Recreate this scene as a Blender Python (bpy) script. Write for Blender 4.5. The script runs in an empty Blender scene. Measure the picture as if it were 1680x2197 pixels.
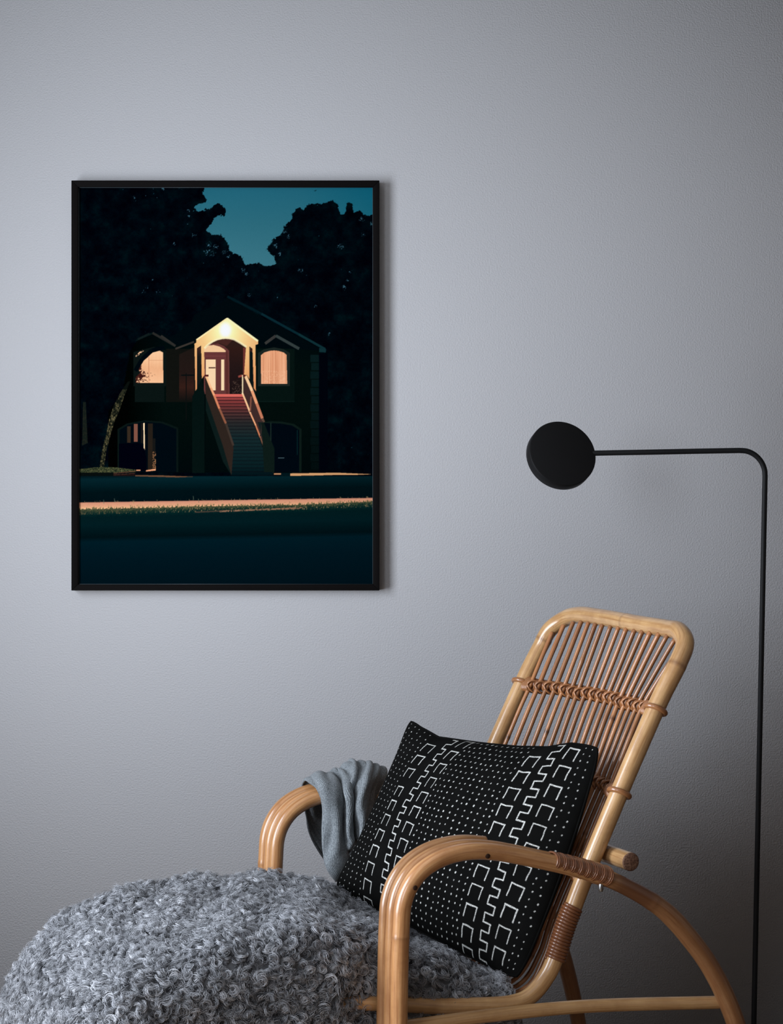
import bpy, math
import numpy as np
from mathutils import Vector
rng = np.random.default_rng(7)
pi = math.pi

# ------------------------------------------------------------ camera, light, exposure
FPX, CAM_D, CAM_H = 4000.0, 3.636, 1.08           # focal length in pixels, distance to the wall, eye height
scene = bpy.context.scene
col = scene.collection
cam = bpy.data.cameras.new('camera'); cam_o = bpy.data.objects.new('camera', cam); col.objects.link(cam_o)
cam.sensor_fit = 'HORIZONTAL'; cam.sensor_width = 36.0; cam.lens = 36.0 * FPX / 1680.0
cam.clip_start = 0.05
cam_o.location = (0, -CAM_D, CAM_H); cam_o.rotation_euler = (pi / 2, 0, 0)
scene.camera = cam_o
scene.view_settings.view_transform = 'Standard'; scene.view_settings.look = 'None'
scene.view_settings.gamma = 1.0; scene.view_settings.exposure = 0.0
scene.view_settings.use_curve_mapping = False
world = bpy.data.worlds.new('world'); scene.world = world; world.use_nodes = True
world.node_tree.nodes['Background'].inputs[0].default_value = (0.55, 0.68, 0.9, 1)
world.node_tree.nodes['Background'].inputs[1].default_value = 0.6

WIN = dict(x=-1.50, y0=-2.05, y1=-1.02, z0=0.40, z1=1.95)   # the window in the left wall
def area(name, loc, rot, sx, sy, power, color):
    l = bpy.data.lights.new(name, 'AREA'); l.shape = 'RECTANGLE'; l.size = sx; l.size_y = sy
    l.energy = power; l.color = color
    o = bpy.data.objects.new(name, l); col.objects.link(o); o.location = loc; o.rotation_euler = rot
    return o
FILL_WIN = dict(x=WIN['x'], y0=-4.3, y1=-3.1, z0=0.9, z1=2.1)     # unseen window added further along this wall as weak frontal fill
for w_, p_ in ((WIN, 61.0), (FILL_WIN, 41.0)):  # daylight through the first window, added fill through the second
    area('window_daylight', (w_['x'] + 0.004, (w_['y0'] + w_['y1']) / 2, (w_['z0'] + w_['z1']) / 2), (0, -pi / 2, 0),
         w_['z1'] - w_['z0'] - 0.06, w_['y1'] - w_['y0'] - 0.06, p_, (0.91, 0.985, 1.10))


# ------------------------------------------------------------ helpers
def tag(o, label=None, cat=None, group=None, kind=None):
    for k, v in (('label', label), ('category', cat), ('group', group), ('kind', kind)):
        if v: o[k] = v
    return o
def empty(name, loc=(0, 0, 0)):
    o = bpy.data.objects.new(name, None); col.objects.link(o); o.location = loc
    o.empty_display_size = 0.05
    return o
def link(name, me, m, parent=None, smooth=True):
    if m: me.materials.append(m)
    if smooth: me.shade_smooth()
    o = bpy.data.objects.new(name, me); col.objects.link(o)
    if parent is not None:
        o.parent = parent
        q = parent; off = Vector((0, 0, 0))
        while q is not None: off += q.location; q = q.parent
        o.location = -off
    return o
def np_mesh(name, V, Q, tris=False):
    """mesh from vertex and quad (or triangle) arrays"""
    V = np.asarray(V, np.float32); Q = np.asarray(Q, np.int32); n = Q.shape[1]
    me = bpy.data.meshes.new(name)
    me.vertices.add(len(V)); me.vertices.foreach_set('co', V.ravel())
    me.loops.add(Q.size); me.loops.foreach_set('vertex_index', Q.ravel())
    me.polygons.add(len(Q)); me.polygons.foreach_set('loop_start', np.arange(0, Q.size, n, dtype=np.int32))
    me.polygons.foreach_set('loop_total', np.full(len(Q), n, np.int32))
    me.update(calc_edges=True)
    return me
def set_uv(me, uv):
    l = me.uv_layers.new(name='UVMap')
    vi = np.empty(len(me.loops), np.int32); me.loops.foreach_get('vertex_index', vi)
    l.data.foreach_set('uv', np.asarray(uv, np.float32)[vi].ravel())
def set_attr(me, name, arr):
    a = me.attributes.new(name, 'FLOAT', 'POINT'); a.data.foreach_set('value', np.asarray(arr, np.float32).ravel())
def set_color(me, name, rgb):
    a = me.color_attributes.new(name, 'FLOAT_COLOR', 'POINT')
    c = np.ones((len(rgb), 4), np.float32); c[:, :3] = rgb
    a.data.foreach_set('color', c.ravel())
def grid_quads(nu, nv, wrap_u=False):
    iu = np.arange(nu if wrap_u else nu - 1); iv = np.arange(nv - 1)
    U, Vv = np.meshgrid(iu, iv); U = U.ravel(); Vv = Vv.ravel(); U1 = (U + 1) % nu
    return np.stack([Vv * nu + U, Vv * nu + U1, (Vv + 1) * nu + U1, (Vv + 1) * nu + U], 1)
def catmull(P, n, closed=False):
    P = np.asarray(P, float); m = len(P)
    if closed: ext = np.vstack([P[-1], P, P[0], P[1]]); segs = m
    else: ext = np.vstack([2 * P[0] - P[1], P, 2 * P[-1] - P[-2]]); segs = m - 1
    d = np.linalg.norm(np.diff(ext, axis=0), axis=1) ** 0.5 + 1e-9
    out = []
    tot = np.linalg.norm(np.diff(ext[1:segs + 2], axis=0), axis=1); cum = np.concatenate([[0], np.cumsum(tot)])
    S = np.linspace(0, cum[-1], n, endpoint=not closed)
    for s in S:
        i = min(int(np.searchsorted(cum, s, side='right')) - 1, segs - 1)
        u = (s - cum[i]) / max(tot[i], 1e-9)
        p0, p1, p2, p3 = ext[i], ext[i + 1], ext[i + 2], ext[i + 3]; d0, d1, d2 = d[i], d[i + 1], d[i + 2]
        m1 = (p1 - p0) / d0 - (p2 - p0) / (d0 + d1) + (p2 - p1) / d1
        m2 = (p2 - p1) / d1 - (p3 - p1) / (d1 + d2) + (p3 - p2) / d2
        m1 = m1 * d1; m2 = m2 * d1
        out.append((2 * u**3 - 3 * u**2 + 1) * p1 + (u**3 - 2 * u**2 + u) * m1 + (-2 * u**3 + 3 * u**2) * p2 + (u**3 - u**2) * m2)
    return np.array(out)
def interp1(vals, n):
    vals = np.atleast_1d(np.asarray(vals, float))
    if len(vals) == 1: return np.full(n, vals[0])
    return np.interp(np.linspace(0, 1, n), np.linspace(0, 1, len(vals)), vals)
class MB:
    """collects tubes, boxes and loops into ONE mesh"""
    def __init__(s): s.V = []; s.Q = []; s.UV = []; s.J = []; s.n = 0
    def add(s, V, Q, UV=None, J=None):
        V = np.asarray(V, float); s.V.append(V); s.Q.append(np.asarray(Q) + s.n)
        s.UV.append(np.zeros((len(V), 2)) if UV is None else UV); s.J.append(np.zeros(len(V)) if J is None else J)
        s.n += len(V); return s
    def tube(s, P, r, seg=12, n=None, closed=False, cap=True, joints=(), jr=0.0006, stain=None):
        P = catmull(P, n, closed) if n else np.asarray(P, float)
        m = len(P); R = interp1(r, m)
        T = np.roll(P, -1, 0) - np.roll(P, 1, 0) if closed else np.gradient(P, axis=0)
        T /= np.linalg.norm(T, axis=1)[:, None] + 1e-12
        up = np.array([0, 0, 1.0]) if abs(T[0][2]) < 0.9 else np.array([1.0, 0, 0])
        N = np.cross(T[0], up); N /= np.linalg.norm(N); Ns = [N]
        for i in range(1, m):
            N = N - T[i] * (N @ T[i]); N /= np.linalg.norm(N); Ns.append(N)
        Ns = np.array(Ns); B = np.cross(T, Ns)
        if closed:   # spread the twist mismatch
            e = Ns[-1] - T[0] * (Ns[-1] @ T[0]); ang = math.atan2(e @ B[0], e @ Ns[0])
            a = -ang * np.arange(m) / m; c_, s_ = np.cos(a)[:, None], np.sin(a)[:, None]
            Ns, B = Ns * c_ + B * s_, B * c_ - Ns * s_
        L = np.concatenate([[0], np.cumsum(np.linalg.norm(np.diff(P, axis=0), axis=1))])
        J = np.zeros(m)
        for j in joints:
            d = np.abs(L - j * L[-1]); J = np.maximum(J, np.exp(-(d / 0.0013) ** 2) * 1.0); R = R + jr * np.exp(-(d / 0.0035) ** 2)
        if stain: J = np.maximum(J, stain[2] / (1 + np.exp((stain[0] - L / L[-1]) / 0.004)) * (1 - 0.35 / (1 + np.exp((stain[1] - L / L[-1]) / 0.004))))
        th = np.arange(seg) * 2 * pi / seg
        V = P[:, None] + R[:, None, None] * (np.cos(th)[None, :, None] * Ns[:, None] + np.sin(th)[None, :, None] * B[:, None])
        UV = np.stack(np.broadcast_arrays(th[None] / (2 * pi), L[:, None]), -1).reshape(-1, 2)
        Q = grid_quads(seg, m, True)
        if closed:
            k = np.arange(seg); k1 = (k + 1) % seg; b = (m - 1) * seg
            Q = np.vstack([Q, np.stack([b + k, b + k1, k1, k], 1)])
        V = V.reshape(-1, 3); J = np.repeat(J, seg)
        if cap and not closed:
            for end, (i0, tt) in enumerate(((0, -T[0]), ((m - 1) * seg, T[-1]))):
                ring = V[i0:i0 + seg]; c = P[0 if end == 0 else -1]
                base = len(V)
                V = np.vstack([V, c + (ring - c) * 0.86 + tt * min(0.0012, R[0 if end == 0 else -1] * 0.12), c + (ring - c) * 0.02 + tt * min(0.0014, R[0 if end == 0 else -1] * 0.14)])
                UV = np.vstack([UV, UV[i0:i0 + seg], UV[i0:i0 + seg]]); J = np.concatenate([J, np.full(2 * seg, 0.35)])
                k = np.arange(seg); k1 = (k + 1) % seg
                q1 = np.stack([i0 + k, i0 + k1, base + k1, base + k], 1); q2 = np.stack([base + k, base + k1, base + seg + k1, base + seg + k], 1)
                qq = np.vstack([q1, q2]); Q = np.vstack([Q, qq[:, ::-1] if end == 0 else qq])
        return s.add(V, Q[:, ::-1] if False else Q, UV, J)
    def box(s, lo, hi):
        x0, y0, z0 = lo; x1, y1, z1 = hi
        V = [(x0, y0, z0), (x1, y0, z0), (x1, y1, z0), (x0, y1, z0), (x0, y0, z1), (x1, y0, z1), (x1, y1, z1), (x0, y1, z1)]
        Q = [(0, 3, 2, 1), (4, 5, 6, 7), (0, 1, 5, 4), (1, 2, 6, 5), (2, 3, 7, 6), (3, 0, 4, 7)]
        return s.add(V, Q)
    def build(s, name, m, parent=None, smooth=True, bevel=0):
        me = np_mesh(name, np.vstack(s.V), np.vstack(s.Q)); set_uv(me, np.vstack(s.UV)); set_attr(me, 'joint', np.concatenate(s.J))
        o = link(name, me, m, parent, smooth)
        if bevel:
            b = o.modifiers.new('bevel', 'BEVEL'); b.width = bevel; b.segments = 2; b.limit_method = 'ANGLE'
        return o

# ------------------------------------------------------------ materials
def lin(*c):
    c = np.array(c, float) / 255.0
    return tuple(np.where(c <= 0.04045, c / 12.92, ((c + 0.055) / 1.055) ** 2.4))
class Mat:
    def __init__(s, name, rough=0.5, spec=0.5):
        s.m = bpy.data.materials.new(name); s.m.use_nodes = True; s.t = s.m.node_tree
        s.b = s.t.nodes['Principled BSDF']; s.b.inputs['Roughness'].default_value = rough
        s.b.inputs['Specular IOR Level'].default_value = spec
    def n(s, typ, **kw):
        nd = s.t.nodes.new(typ)
        for k, v in kw.items():
            if k in nd.inputs: nd.inputs[k].default_value = v
            else: setattr(nd, k, v)
        return nd
    def l(s, a, b): s.t.links.new(a, b); return s
    def base(s, c): s.b.inputs['Base Color'].default_value = (*c, 1); return s
    def noise(s, vec, scale, detail=3.0, rough=0.5):
        nd = s.n('ShaderNodeTexNoise'); nd.inputs['Scale'].default_value = scale; nd.inputs['Detail'].default_value = detail; nd.inputs['Roughness'].default_value = rough
        if vec is not None: s.l(vec, nd.inputs['Vector'])
        return nd.outputs['Fac']
    def ramp(s, fac, stops):
        r = s.n('ShaderNodeValToRGB'); e = r.color_ramp.elements
        e[0].position, e[0].color = stops[0][0], (*stops[0][1], 1); e[1].position, e[1].color = stops[-1][0], (*stops[-1][1], 1)
        for p, c in stops[1:-1]: k = e.new(p); k.color = (*c, 1)
        s.l(fac, r.inputs['Fac']); return r.outputs['Color']
    def mix(s, fac, a, b, mode='MIX'):
        m = s.n('ShaderNodeMix'); m.data_type = 'RGBA'; m.blend_type = mode
        for v, i in ((fac, 0), (a, 6), (b, 7)):
            if isinstance(v, (int, float)): m.inputs[i].default_value = v
            elif isinstance(v, tuple): m.inputs[i].default_value = (*v, 1)
            else: s.l(v, m.inputs[i])
        return m.outputs[2]
    def coord(s, out='Object', scale=(1, 1, 1)):
        tc = s.n('ShaderNodeTexCoord'); mp = s.n('ShaderNodeMapping'); mp.inputs['Scale'].default_value = scale
        s.l(tc.outputs[out], mp.inputs['Vector']); return mp.outputs['Vector']
    def bump(s, h, strength, dist):
        b = s.n('ShaderNodeBump'); b.inputs['Strength'].default_value = strength; b.inputs['Distance'].default_value = dist
        s.l(h, b.inputs['Height']); s.l(b.outputs['Normal'], s.b.inputs['Normal']); return s
    def color(s, c): s.l(c, s.b.inputs['Base Color']); return s
    def attr(s, name, out='Fac'):
        a = s.n('ShaderNodeAttribute'); a.attribute_name = name; return a.outputs[out]

def wall_mat(name, c):
    w = Mat(name, 0.62, 0.25); v = w.coord('Object')
    n1 = w.noise(v, 320, 2.5, 0.55)
    w.color(w.mix(w.noise(v, 1.6, 2), tuple(x * 0.985 for x in c), tuple(min(1, x * 1.015) for x in c)))
    w.bump(n1, 0.44, 0.0019); return w.m
m_wall = wall_mat('grey_wall_paint', (0.485, 0.482, 0.490))
m_ceil = Mat('ceiling_paint', 0.8, 0.2).base((0.75, 0.74, 0.72)).m
m_room = wall_mat('dim_wall_paint', (0.34, 0.29, 0.255))
fl = Mat('oak_floor', 0.45, 0.4); v = fl.coord('Object', (1, 8, 1))
fl.color(fl.ramp(fl.noise(v, 4, 5), [(0.3, (0.22, 0.14, 0.08)), (0.7, (0.34, 0.23, 0.14))])); m_floor = fl.m
m_white = Mat('white_window_paint', 0.4).base((0.75, 0.75, 0.75)).m

def cane_mat(name, c_dark, c_mid, c_light, rough=0.32, joint=(0.10, 0.035, 0.012), blot=0.0):
    m = Mat(name, rough, 0.5); uv = m.coord('UV', (6, 10, 1)); ob = m.coord('Object')
    streak = m.n('ShaderNodeMapping'); streak.inputs['Scale'].default_value = (14, 7, 1)
    tc = m.n('ShaderNodeTexCoord'); m.l(tc.outputs['UV'], streak.inputs['Vector'])
    f1 = m.noise(streak.outputs['Vector'], 1.6, 6, 0.62); f2 = m.noise(ob, 22, 4, 0.6)
    c1 = m.ramp(f1, [(0.30, c_dark), (0.5, c_mid), (0.72, c_light)])
    c2 = m.mix(m.ramp(f2, [(0.42, (0, 0, 0)), (0.75, (0.75, 0.75, 0.75))]), c1, c_dark)
    sp = m.noise(ob, 260, 2, 0.5)
    c3 = m.mix(m.ramp(sp, [(0.73, (0, 0, 0)), (0.79, (0.55, 0.55, 0.55))]), c2, joint)
    oi = m.n('ShaderNodeObjectInfo')
    hsv = m.n('ShaderNodeHueSaturation'); mr = m.n('ShaderNodeMapRange'); mr.inputs[3].default_value = 0.8; mr.inputs[4].default_value = 1.2
    m.l(oi.outputs['Random'], mr.inputs[0]); m.l(mr.outputs[0], hsv.inputs['Value']); m.l(c3, hsv.inputs['Color'])
    c4 = m.mix(m.attr('joint'), hsv.outputs['Color'], joint)
    m.color(c4); m.bump(f1, 0.12, 0.001)
    m.b.inputs['Coat Weight'].default_value = 0.6; m.b.inputs['Coat Roughness'].default_value = 0.16
    return m.m
m_frame_cane = cane_mat('honey_rattan_pole', (0.33, 0.165, 0.062), (0.50, 0.29, 0.125), (0.60, 0.375, 0.175), joint=(0.13, 0.045, 0.018))
m_arm_cane = cane_mat('tan_rattan_arm', (0.29, 0.12, 0.042), (0.44, 0.215, 0.085), (0.54, 0.30, 0.13), joint=(0.11, 0.036, 0.014))
m_spindle = cane_mat('reddish_thin_cane', (0.24, 0.085, 0.030), (0.40, 0.165, 0.060), (0.52, 0.25, 0.10))
m_wrap = cane_mat('brown_cane_binding', (0.14, 0.045, 0.018), (0.25, 0.09, 0.034), (0.36, 0.15, 0.06), 0.28)
m_pole_end = Mat('cut_pole_end', 0.7, 0.3)
m_pole_end.color(m_pole_end.ramp(m_pole_end.noise(m_pole_end.coord('Object'), 380, 4), [(0.35, (0.09, 0.04, 0.025)), (0.65, (0.24, 0.13, 0.08))])); m_pole_end = m_pole_end.m
m_black = Mat('matt_black_metal', 0.55, 0.18).base((0.0075, 0.0075, 0.008)).m
m_blackwood = Mat('black_painted_wood', 0.7, 0.05); m_blackwood.base((0.0048, 0.0040, 0.0040))
m_blackwood = m_blackwood.m
m_lip = Mat('grey_frame_lip', 0.4).base((0.06, 0.075, 0.085)).m
m_steel = Mat('steel', 0.3); m_steel.b.inputs['Metallic'].default_value = 1.0; m_steel = m_steel.base((0.4, 0.4, 0.4)).m
m_hole = Mat('dark_recess', 0.8, 0.2).base((0.03, 0.012, 0.006)).m

# ------------------------------------------------------------ the room
X0, X1, Y0, Y1, Z1 = WIN['x'], 2.3, -4.7, 0.0, 2.7
def struct(name, mb, m): return tag(mb.build(name, m, smooth=False), kind='structure')
struct('wall_back', MB().box((X0 - 0.15, 0, -0.02), (X1 + 0.15, 0.15, Z1)), m_wall)
struct('floor', MB().box((X0 - 0.15, Y0 - 0.15, -0.12), (X1 + 0.15, 0, 0)), m_floor)
struct('ceiling', MB().box((X0 - 0.15, Y0 - 0.15, Z1), (X1 + 0.15, 0.15, Z1 + 0.1)), m_ceil)
struct('wall_right', MB().box((X1, Y0, 0), (X1 + 0.15, 0, Z1)), m_room)
struct('wall_front', MB().box((X0 - 0.15, Y0 - 0.15, 0), (X1 + 0.15, Y0, Z1)), m_room)
wl = MB(); wl.box((X0 - 0.15, WIN['y1'], 0), (X0, 0, Z1)); wl.box((X0 - 0.15, FILL_WIN['y1'], 0), (X0, WIN['y0'], Z1)); wl.box((X0 - 0.15, Y0, 0), (X0, FILL_WIN['y0'], Z1))
for w_ in (WIN, FILL_WIN):
    wl.box((X0 - 0.15, w_['y0'], 0), (X0, w_['y1'], w_['z0'])); wl.box((X0 - 0.15, w_['y0'], w_['z1']), (X0, w_['y1'], Z1))
struct('wall_left', wl, m_room)
for k_, w_ in enumerate((WIN, FILL_WIN)):
    wf = MB(); a_, b_, c_, d_ = w_['y0'], w_['y1'], w_['z0'], w_['z1']
    for lo, hi in (((a_, c_), (b_, c_ + .05)), ((a_, d_ - .05), (b_, d_)), ((a_, c_), (a_ + .05, d_)), ((b_ - .05, c_), (b_, d_))):
        wf.box((X0 - 0.14, lo[0], lo[1]), (X0 - 0.08, hi[0], hi[1]))
    struct('window_%d' % (k_ + 1), wf, m_white)  # the second frame belongs to the added fill window

# ------------------------------------------------------------ framed print
def at(px, py, depth):
    return np.array([(px - 840) * depth / FPX, -CAM_D + depth, CAM_H - (py - 1098.5) * depth / FPX])
def box_blur(a, r, it=2):
    for _ in range(it):
        for ax in (0, 1):
            p = np.pad(a, [(r + 1, r) if i == ax else (0, 0) for i in range(a.ndim)], mode='edge')
            c = np.cumsum(p, axis=ax, dtype=np.float64)
            n = a.shape[ax]
            hi = np.take(c, np.arange(2 * r + 1, 2 * r + 1 + n), axis=ax); lo = np.take(c, np.arange(0, n), axis=ax)
            a = ((hi - lo) / (2 * r + 1)).astype(np.float32)
    return a
def value_noise(h, w, cell, seed, ry=1.0):
    r = np.random.default_rng(seed); gh, gw = int(h / (cell * ry)) + 3, int(w / cell) + 3
    g = r.random((gh, gw)).astype(np.float32)
    y = np.arange(h) / (cell * ry); x = np.arange(w) / cell; iy = y.astype(int); ix = x.astype(int); fy = (y - iy)[:, None]; fx = (x - ix)[None]
    fy = fy * fy * (3 - 2 * fy); fx = fx * fx * (3 - 2 * fx)
    a = g[np.ix_(iy, ix)]; b = g[np.ix_(iy, ix + 1)]; c = g[np.ix_(iy + 1, ix)]; d = g[np.ix_(iy + 1, ix + 1)]
    return (a * (1 - fx) + b * fx) * (1 - fy) + (c * (1 - fx) + d * fx) * fy
class Paint:
    """a small raster painter; coordinates run over the print"""
    def __init__(s, x0, y0, x1, y1, ss):
        s.x0, s.y0, s.ss = x0, y0, ss; s.w, s.h = int((x1 - x0) * ss), int((y1 - y0) * ss)
        s.img = np.zeros((s.h, s.w, 3), np.float32)
        s.X = (x0 + (np.arange(s.w) + .5) / ss)[None, :].astype(np.float32) * np.ones((s.h, 1), np.float32)
        s.Y = (y0 + (np.arange(s.h) + .5) / ss)[:, None].astype(np.float32) * np.ones((1, s.w), np.float32)
    def mask(s, pts):
        P = np.asarray(pts, float); lo = P.min(0) - 1; hi = P.max(0) + 1
        a = max(0, int((lo[0] - s.x0) * s.ss)); b = min(s.w, int((hi[0] - s.x0) * s.ss) + 1)
        c = max(0, int((lo[1] - s.y0) * s.ss)); d = min(s.h, int((hi[1] - s.y0) * s.ss) + 1)
        M = np.zeros((s.h, s.w), bool)
        if a >= b or c >= d: return M
        X = s.X[c:d, a:b]; Y = s.Y[c:d, a:b]; m = np.zeros(X.shape, bool)
        for i in range(len(P)):
            (xa, ya), (xb, yb) = P[i], P[(i + 1) % len(P)]
            if ya == yb: continue
            m ^= ((Y > ya) != (Y > yb)) & (X < (xb - xa) * (Y - ya) / (yb - ya) + xa)
        M[c:d, a:b] = m; return M
    def fill(s, M, c, alpha=1.0):
        c = np.asarray(c, np.float32)
        if M.dtype == bool:
            cc = c[M] if c.ndim == 3 else c
            s.img[M] = s.img[M] * (1 - alpha) + cc * alpha
        else:
            M = M[..., None] * alpha; s.img = s.img * (1 - M) + c * M
    def poly(s, pts, c, alpha=1.0): s.fill(s.mask(pts), c, alpha)
    def rect(s, x0, y0, x1, y1, c, alpha=1.0): s.poly([(x0, y0), (x1, y0), (x1, y1), (x0, y1)], c, alpha)
    def line(s, pts, w, c, alpha=1.0):
        for i in range(len(pts) - 1):
            (xa, ya), (xb, yb) = pts[i], pts[i + 1]; cc = c[i] if isinstance(c, list) else c
            d = math.hypot(xb - xa, yb - ya); nx, ny = -(yb - ya) / d * w / 2, (xb - xa) / d * w / 2
            s.poly([(xa + nx, ya + ny), (xb + nx, yb + ny), (xb - nx, yb - ny), (xa - nx, ya - ny)], cc, alpha)
    def grad(s, stops, field):
        """colour field: stops [(value, (r,g,b))] over a scalar field"""
        p = [t[0] for t in stops]
        return np.stack([np.interp(field, p, [t[1][k] for t in stops]) for k in range(3)], -1).astype(np.float32)

def paint_print(x0, y0, x1, y1):
    S = 2; p = Paint(x0, y0, x1, y1, S); X, Y = p.X, p.Y; h, w = p.h, p.w
    def fbm(c, seed, ry=1.0): return (value_noise(h, w, c, seed, ry) * .5 + value_noise(h, w, c / 2, seed + 1, ry) * .3 + value_noise(h, w, c / 4, seed + 2, ry) * .2)
    sky = p.grad([(395, (32, 96, 112)), (480, (44, 102, 114)), (570, (58, 112, 122))], Y + (X - 560) * -0.05)
    p.img[:] = sky - (np.clip((X - 640) / 160, 0, 1)[..., None] * np.array([16, 6, 4], np.float32))
    treeline = [(160, 380), (438, 380), (438, 400), (435, 417), (443, 431), (430, 436), (414, 443), (424, 453), (447, 449), (468, 436), (485, 447), (483, 466), (467, 461), (455, 475), (441, 495), (457, 505), (472, 502), (487, 519),
                (492, 538), (516, 550), (526, 568), (553, 564), (567, 571), (593, 568), (587, 551), (573, 536), (588, 510), (605, 501), (609, 486), (626, 472), (626, 459), (640, 445), (653, 452), (658, 439), (686, 437), (699, 437), (711, 430), (721, 437),
                (730, 461), (741, 459), (743, 432), (754, 438), (758, 457), (772, 451), (780, 463), (810, 461), (810, 1100), (160, 1100)]
    tm = p.mask(treeline).astype(np.float32)
    nz = value_noise(h, w, 13, 3) * .34 + value_noise(h, w, 6, 4) * .30 + value_noise(h, w, 3, 5) * .24 + value_noise(h, w, 1.6, 6) * .12
    f = box_blur(tm, 5, 2) + (nz - 0.5) * 1.45
    T = (f > 0.46) & (box_blur(tm, 12, 1) > 0.10)
    tree = p.grad([(0.2, (0, 4, 9)), (0.55, (1, 9, 14)), (0.9, (4, 18, 21))], fbm(40, 11)) * (0.75 + 0.5 * fbm(6, 13))[..., None]
    p.fill(T, tree)
    gaps = [(328, 403, 4), (349, 405, 5), (387, 404, 6), (287, 424, 5), (290, 432, 4), (312, 421, 2), (335, 423, 3), (373, 523, 5), (281, 468, 3), (404, 452, 6), (405, 464, 4), (416, 505, 8), (403, 480, 4), (326, 601, 5), (316, 617, 6), (308, 628, 7),
            (339, 628, 7), (324, 634, 8), (297, 683, 6), (293, 687, 4), (732, 529, 9), (724, 528, 4), (778, 503, 7), (644, 580, 8), (657, 588, 5), (745, 601, 5), (738, 617, 7), (535, 633, 6), (593, 640, 5), (676, 657, 5), (706, 717, 5), (521, 580, 7),
            (528, 588, 6), (751, 584, 6), (444, 540, 10), (455, 545, 9), (448, 525, 8), (462, 530, 8), (480, 540, 9), (490, 551, 6), (610, 496, 7), (618, 508, 6), (590, 528, 8), (598, 545, 8), (775, 470, 8), (795, 480, 6)]
    fine = value_noise(h, w, 3.4, 21) * .6 + value_noise(h, w, 1.9, 22) * .4
    for gx, gy, gr in gaps:
        d = np.exp(-(((X - gx) / gr) ** 2 + ((Y - gy) / gr) ** 2))
        p.fill(np.clip((fine * (0.35 + 0.65 * d) * (d > 0.15) - 0.5) * 6, 0, 1) * (d > 0.15), (82, 130, 146), 0.8)
    # the house: dark body, roof edge, quoins
    body = p.grad([(700, (2, 11, 13)), (800, (6, 15, 13)), (900, (6, 14, 12)), (1015, (3, 10, 11))], Y) * np.clip((X - 225) / 130, .35, 1)[..., None]
    p.fill(p.mask([(487, 640), (693, 752), (683, 760), (683, 1013), (232, 1013), (232, 822), (300, 722), (400, 700)]), body)
    p.fill(p.mask([(487, 642), (690, 752), (560, 745), (487, 685), (410, 735), (372, 742), (330, 715)]), (2, 11, 14))
    p.line([(487, 636), (560, 673), (640, 717), (697, 749)], 5, [(6, 24, 29), (11, 37, 43), (16, 44, 47)]); p.poly([(684, 746), (699, 749), (698, 756), (684, 755)], (18, 45, 48))
    for k in range(14):
        y = 761 + k * 17.7
        p.rect(665 + (2 if k % 2 else 0), y, 684, y + 15.4, np.array([11, 27, 27]) * (1 - k * 0.035))
    p.rect(683.6, 758, 702, 1015, (1, 6, 12))
    p.rect(549, 748, 631, 862, (9, 20, 17)); p.rect(549, 860, 631, 862, (13, 25, 22))
    p.line([(568, 737), (591, 720), (641, 748)], 6, [(52, 50, 47), (50, 58, 56)])
    p.rect(356, 748, 418, 862, (17, 18, 15)); p.fill(p.mask([(384, 760), (416, 745), (416, 858), (384, 858)]), p.grad([(745, (30, 23, 19)), (800, (33, 23, 20)), (830, (50, 28, 22)), (858, (20, 18, 16))], Y)); p.rect(416, 740, 420, 905, (10, 18, 16))
    p.line([(270, 738), (327, 714), (376, 742)], 5, [(12, 22, 22), (38, 37, 34)]); p.line([(376, 748), (416, 733)], 4, (55, 48, 42))
    p.rect(289, 826, 352, 862, (12, 20, 18)); p.rect(398, 800, 400, 900, (14, 16, 15)); p.rect(388, 803, 416, 806, (12, 16, 16))
    # dark crown in front of the left part of the house
    cm = p.mask([(150, 640), (330, 625), (430, 640), (410, 690), (372, 722), (345, 716), (326, 712), (300, 722), (280, 745), (262, 850), (235, 880), (215, 960), (205, 1001), (150, 1001)]).astype(np.float32)
    cf = box_blur(cm, 8, 2) + (nz - .5) * .9; p.fill(np.clip((cf - .45) * 6, 0, 1), tree, .93)
    p.line([(345, 720), (376, 742)], 4.5, (44, 42, 38)); p.line([(296, 728), (320, 715)], 4, (20, 28, 27), .7)
    # lit windows
    cur = value_noise(h, w, 5, 41, 40) * .6 + value_noise(h, w, 2.4, 42, 60) * .4
    wc = p.grad([(0.1, (205, 132, 92)), (0.5, (226, 156, 113)), (0.9, (240, 178, 136))], cur)
    p.poly([(553, 828), (553, 757), (566, 749), (587, 745), (608, 749), (621, 757), (621, 828)], (27, 35, 31))
    p.fill(p.mask([(559.5, 823), (558.8, 762), (566, 756), (578, 752.4), (587, 751.6), (597, 752.6), (608, 756), (614, 761), (615.4, 823)]), wc)
    p.line([(584, 752), (584.5, 823)], 1.4, (214, 140, 98))
    spk = (fine > .62) & (Y > 795) & (Y < 823) & (X > 560) & (X < 615); p.fill(spk, (240, 190, 150), .45)
    p.poly([(286, 828), (286, 755), (330, 744), (356, 752), (356, 828)], (14, 21, 19))
    wl_ = [(291, 821), (291, 809), (300, 800), (296, 787), (306, 775), (318, 765), (320, 757), (329, 748.5), (340, 751), (349.4, 756), (350, 821)]
    p.fill(p.mask(wl_), p.grad([(748, (243, 192, 146)), (775, (236, 180, 133)), (790, (228, 166, 120)), (822, (238, 182, 136))], Y + (cur - .5) * 14))
    p.line([(319, 759), (319, 821)], 1.3, (190, 120, 84)); p.rect(320, 772, 349.5, 773, (210, 145, 104))
    lf = fbm(6, 51) - (X - 292) / 60 - np.abs(Y - 806) / 60
    p.fill((lf > 0.12) & p.mask(wl_), (58, 24, 20))
    p.fill((fine > .5) & p.mask([(290, 764), (300, 754), (306, 750), (308, 753), (298, 761), (292, 765)]), (240, 185, 140))
    p.line([(352, 745), (325, 752), (305, 770), (290, 795)], 9, (2, 10, 14))
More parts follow.
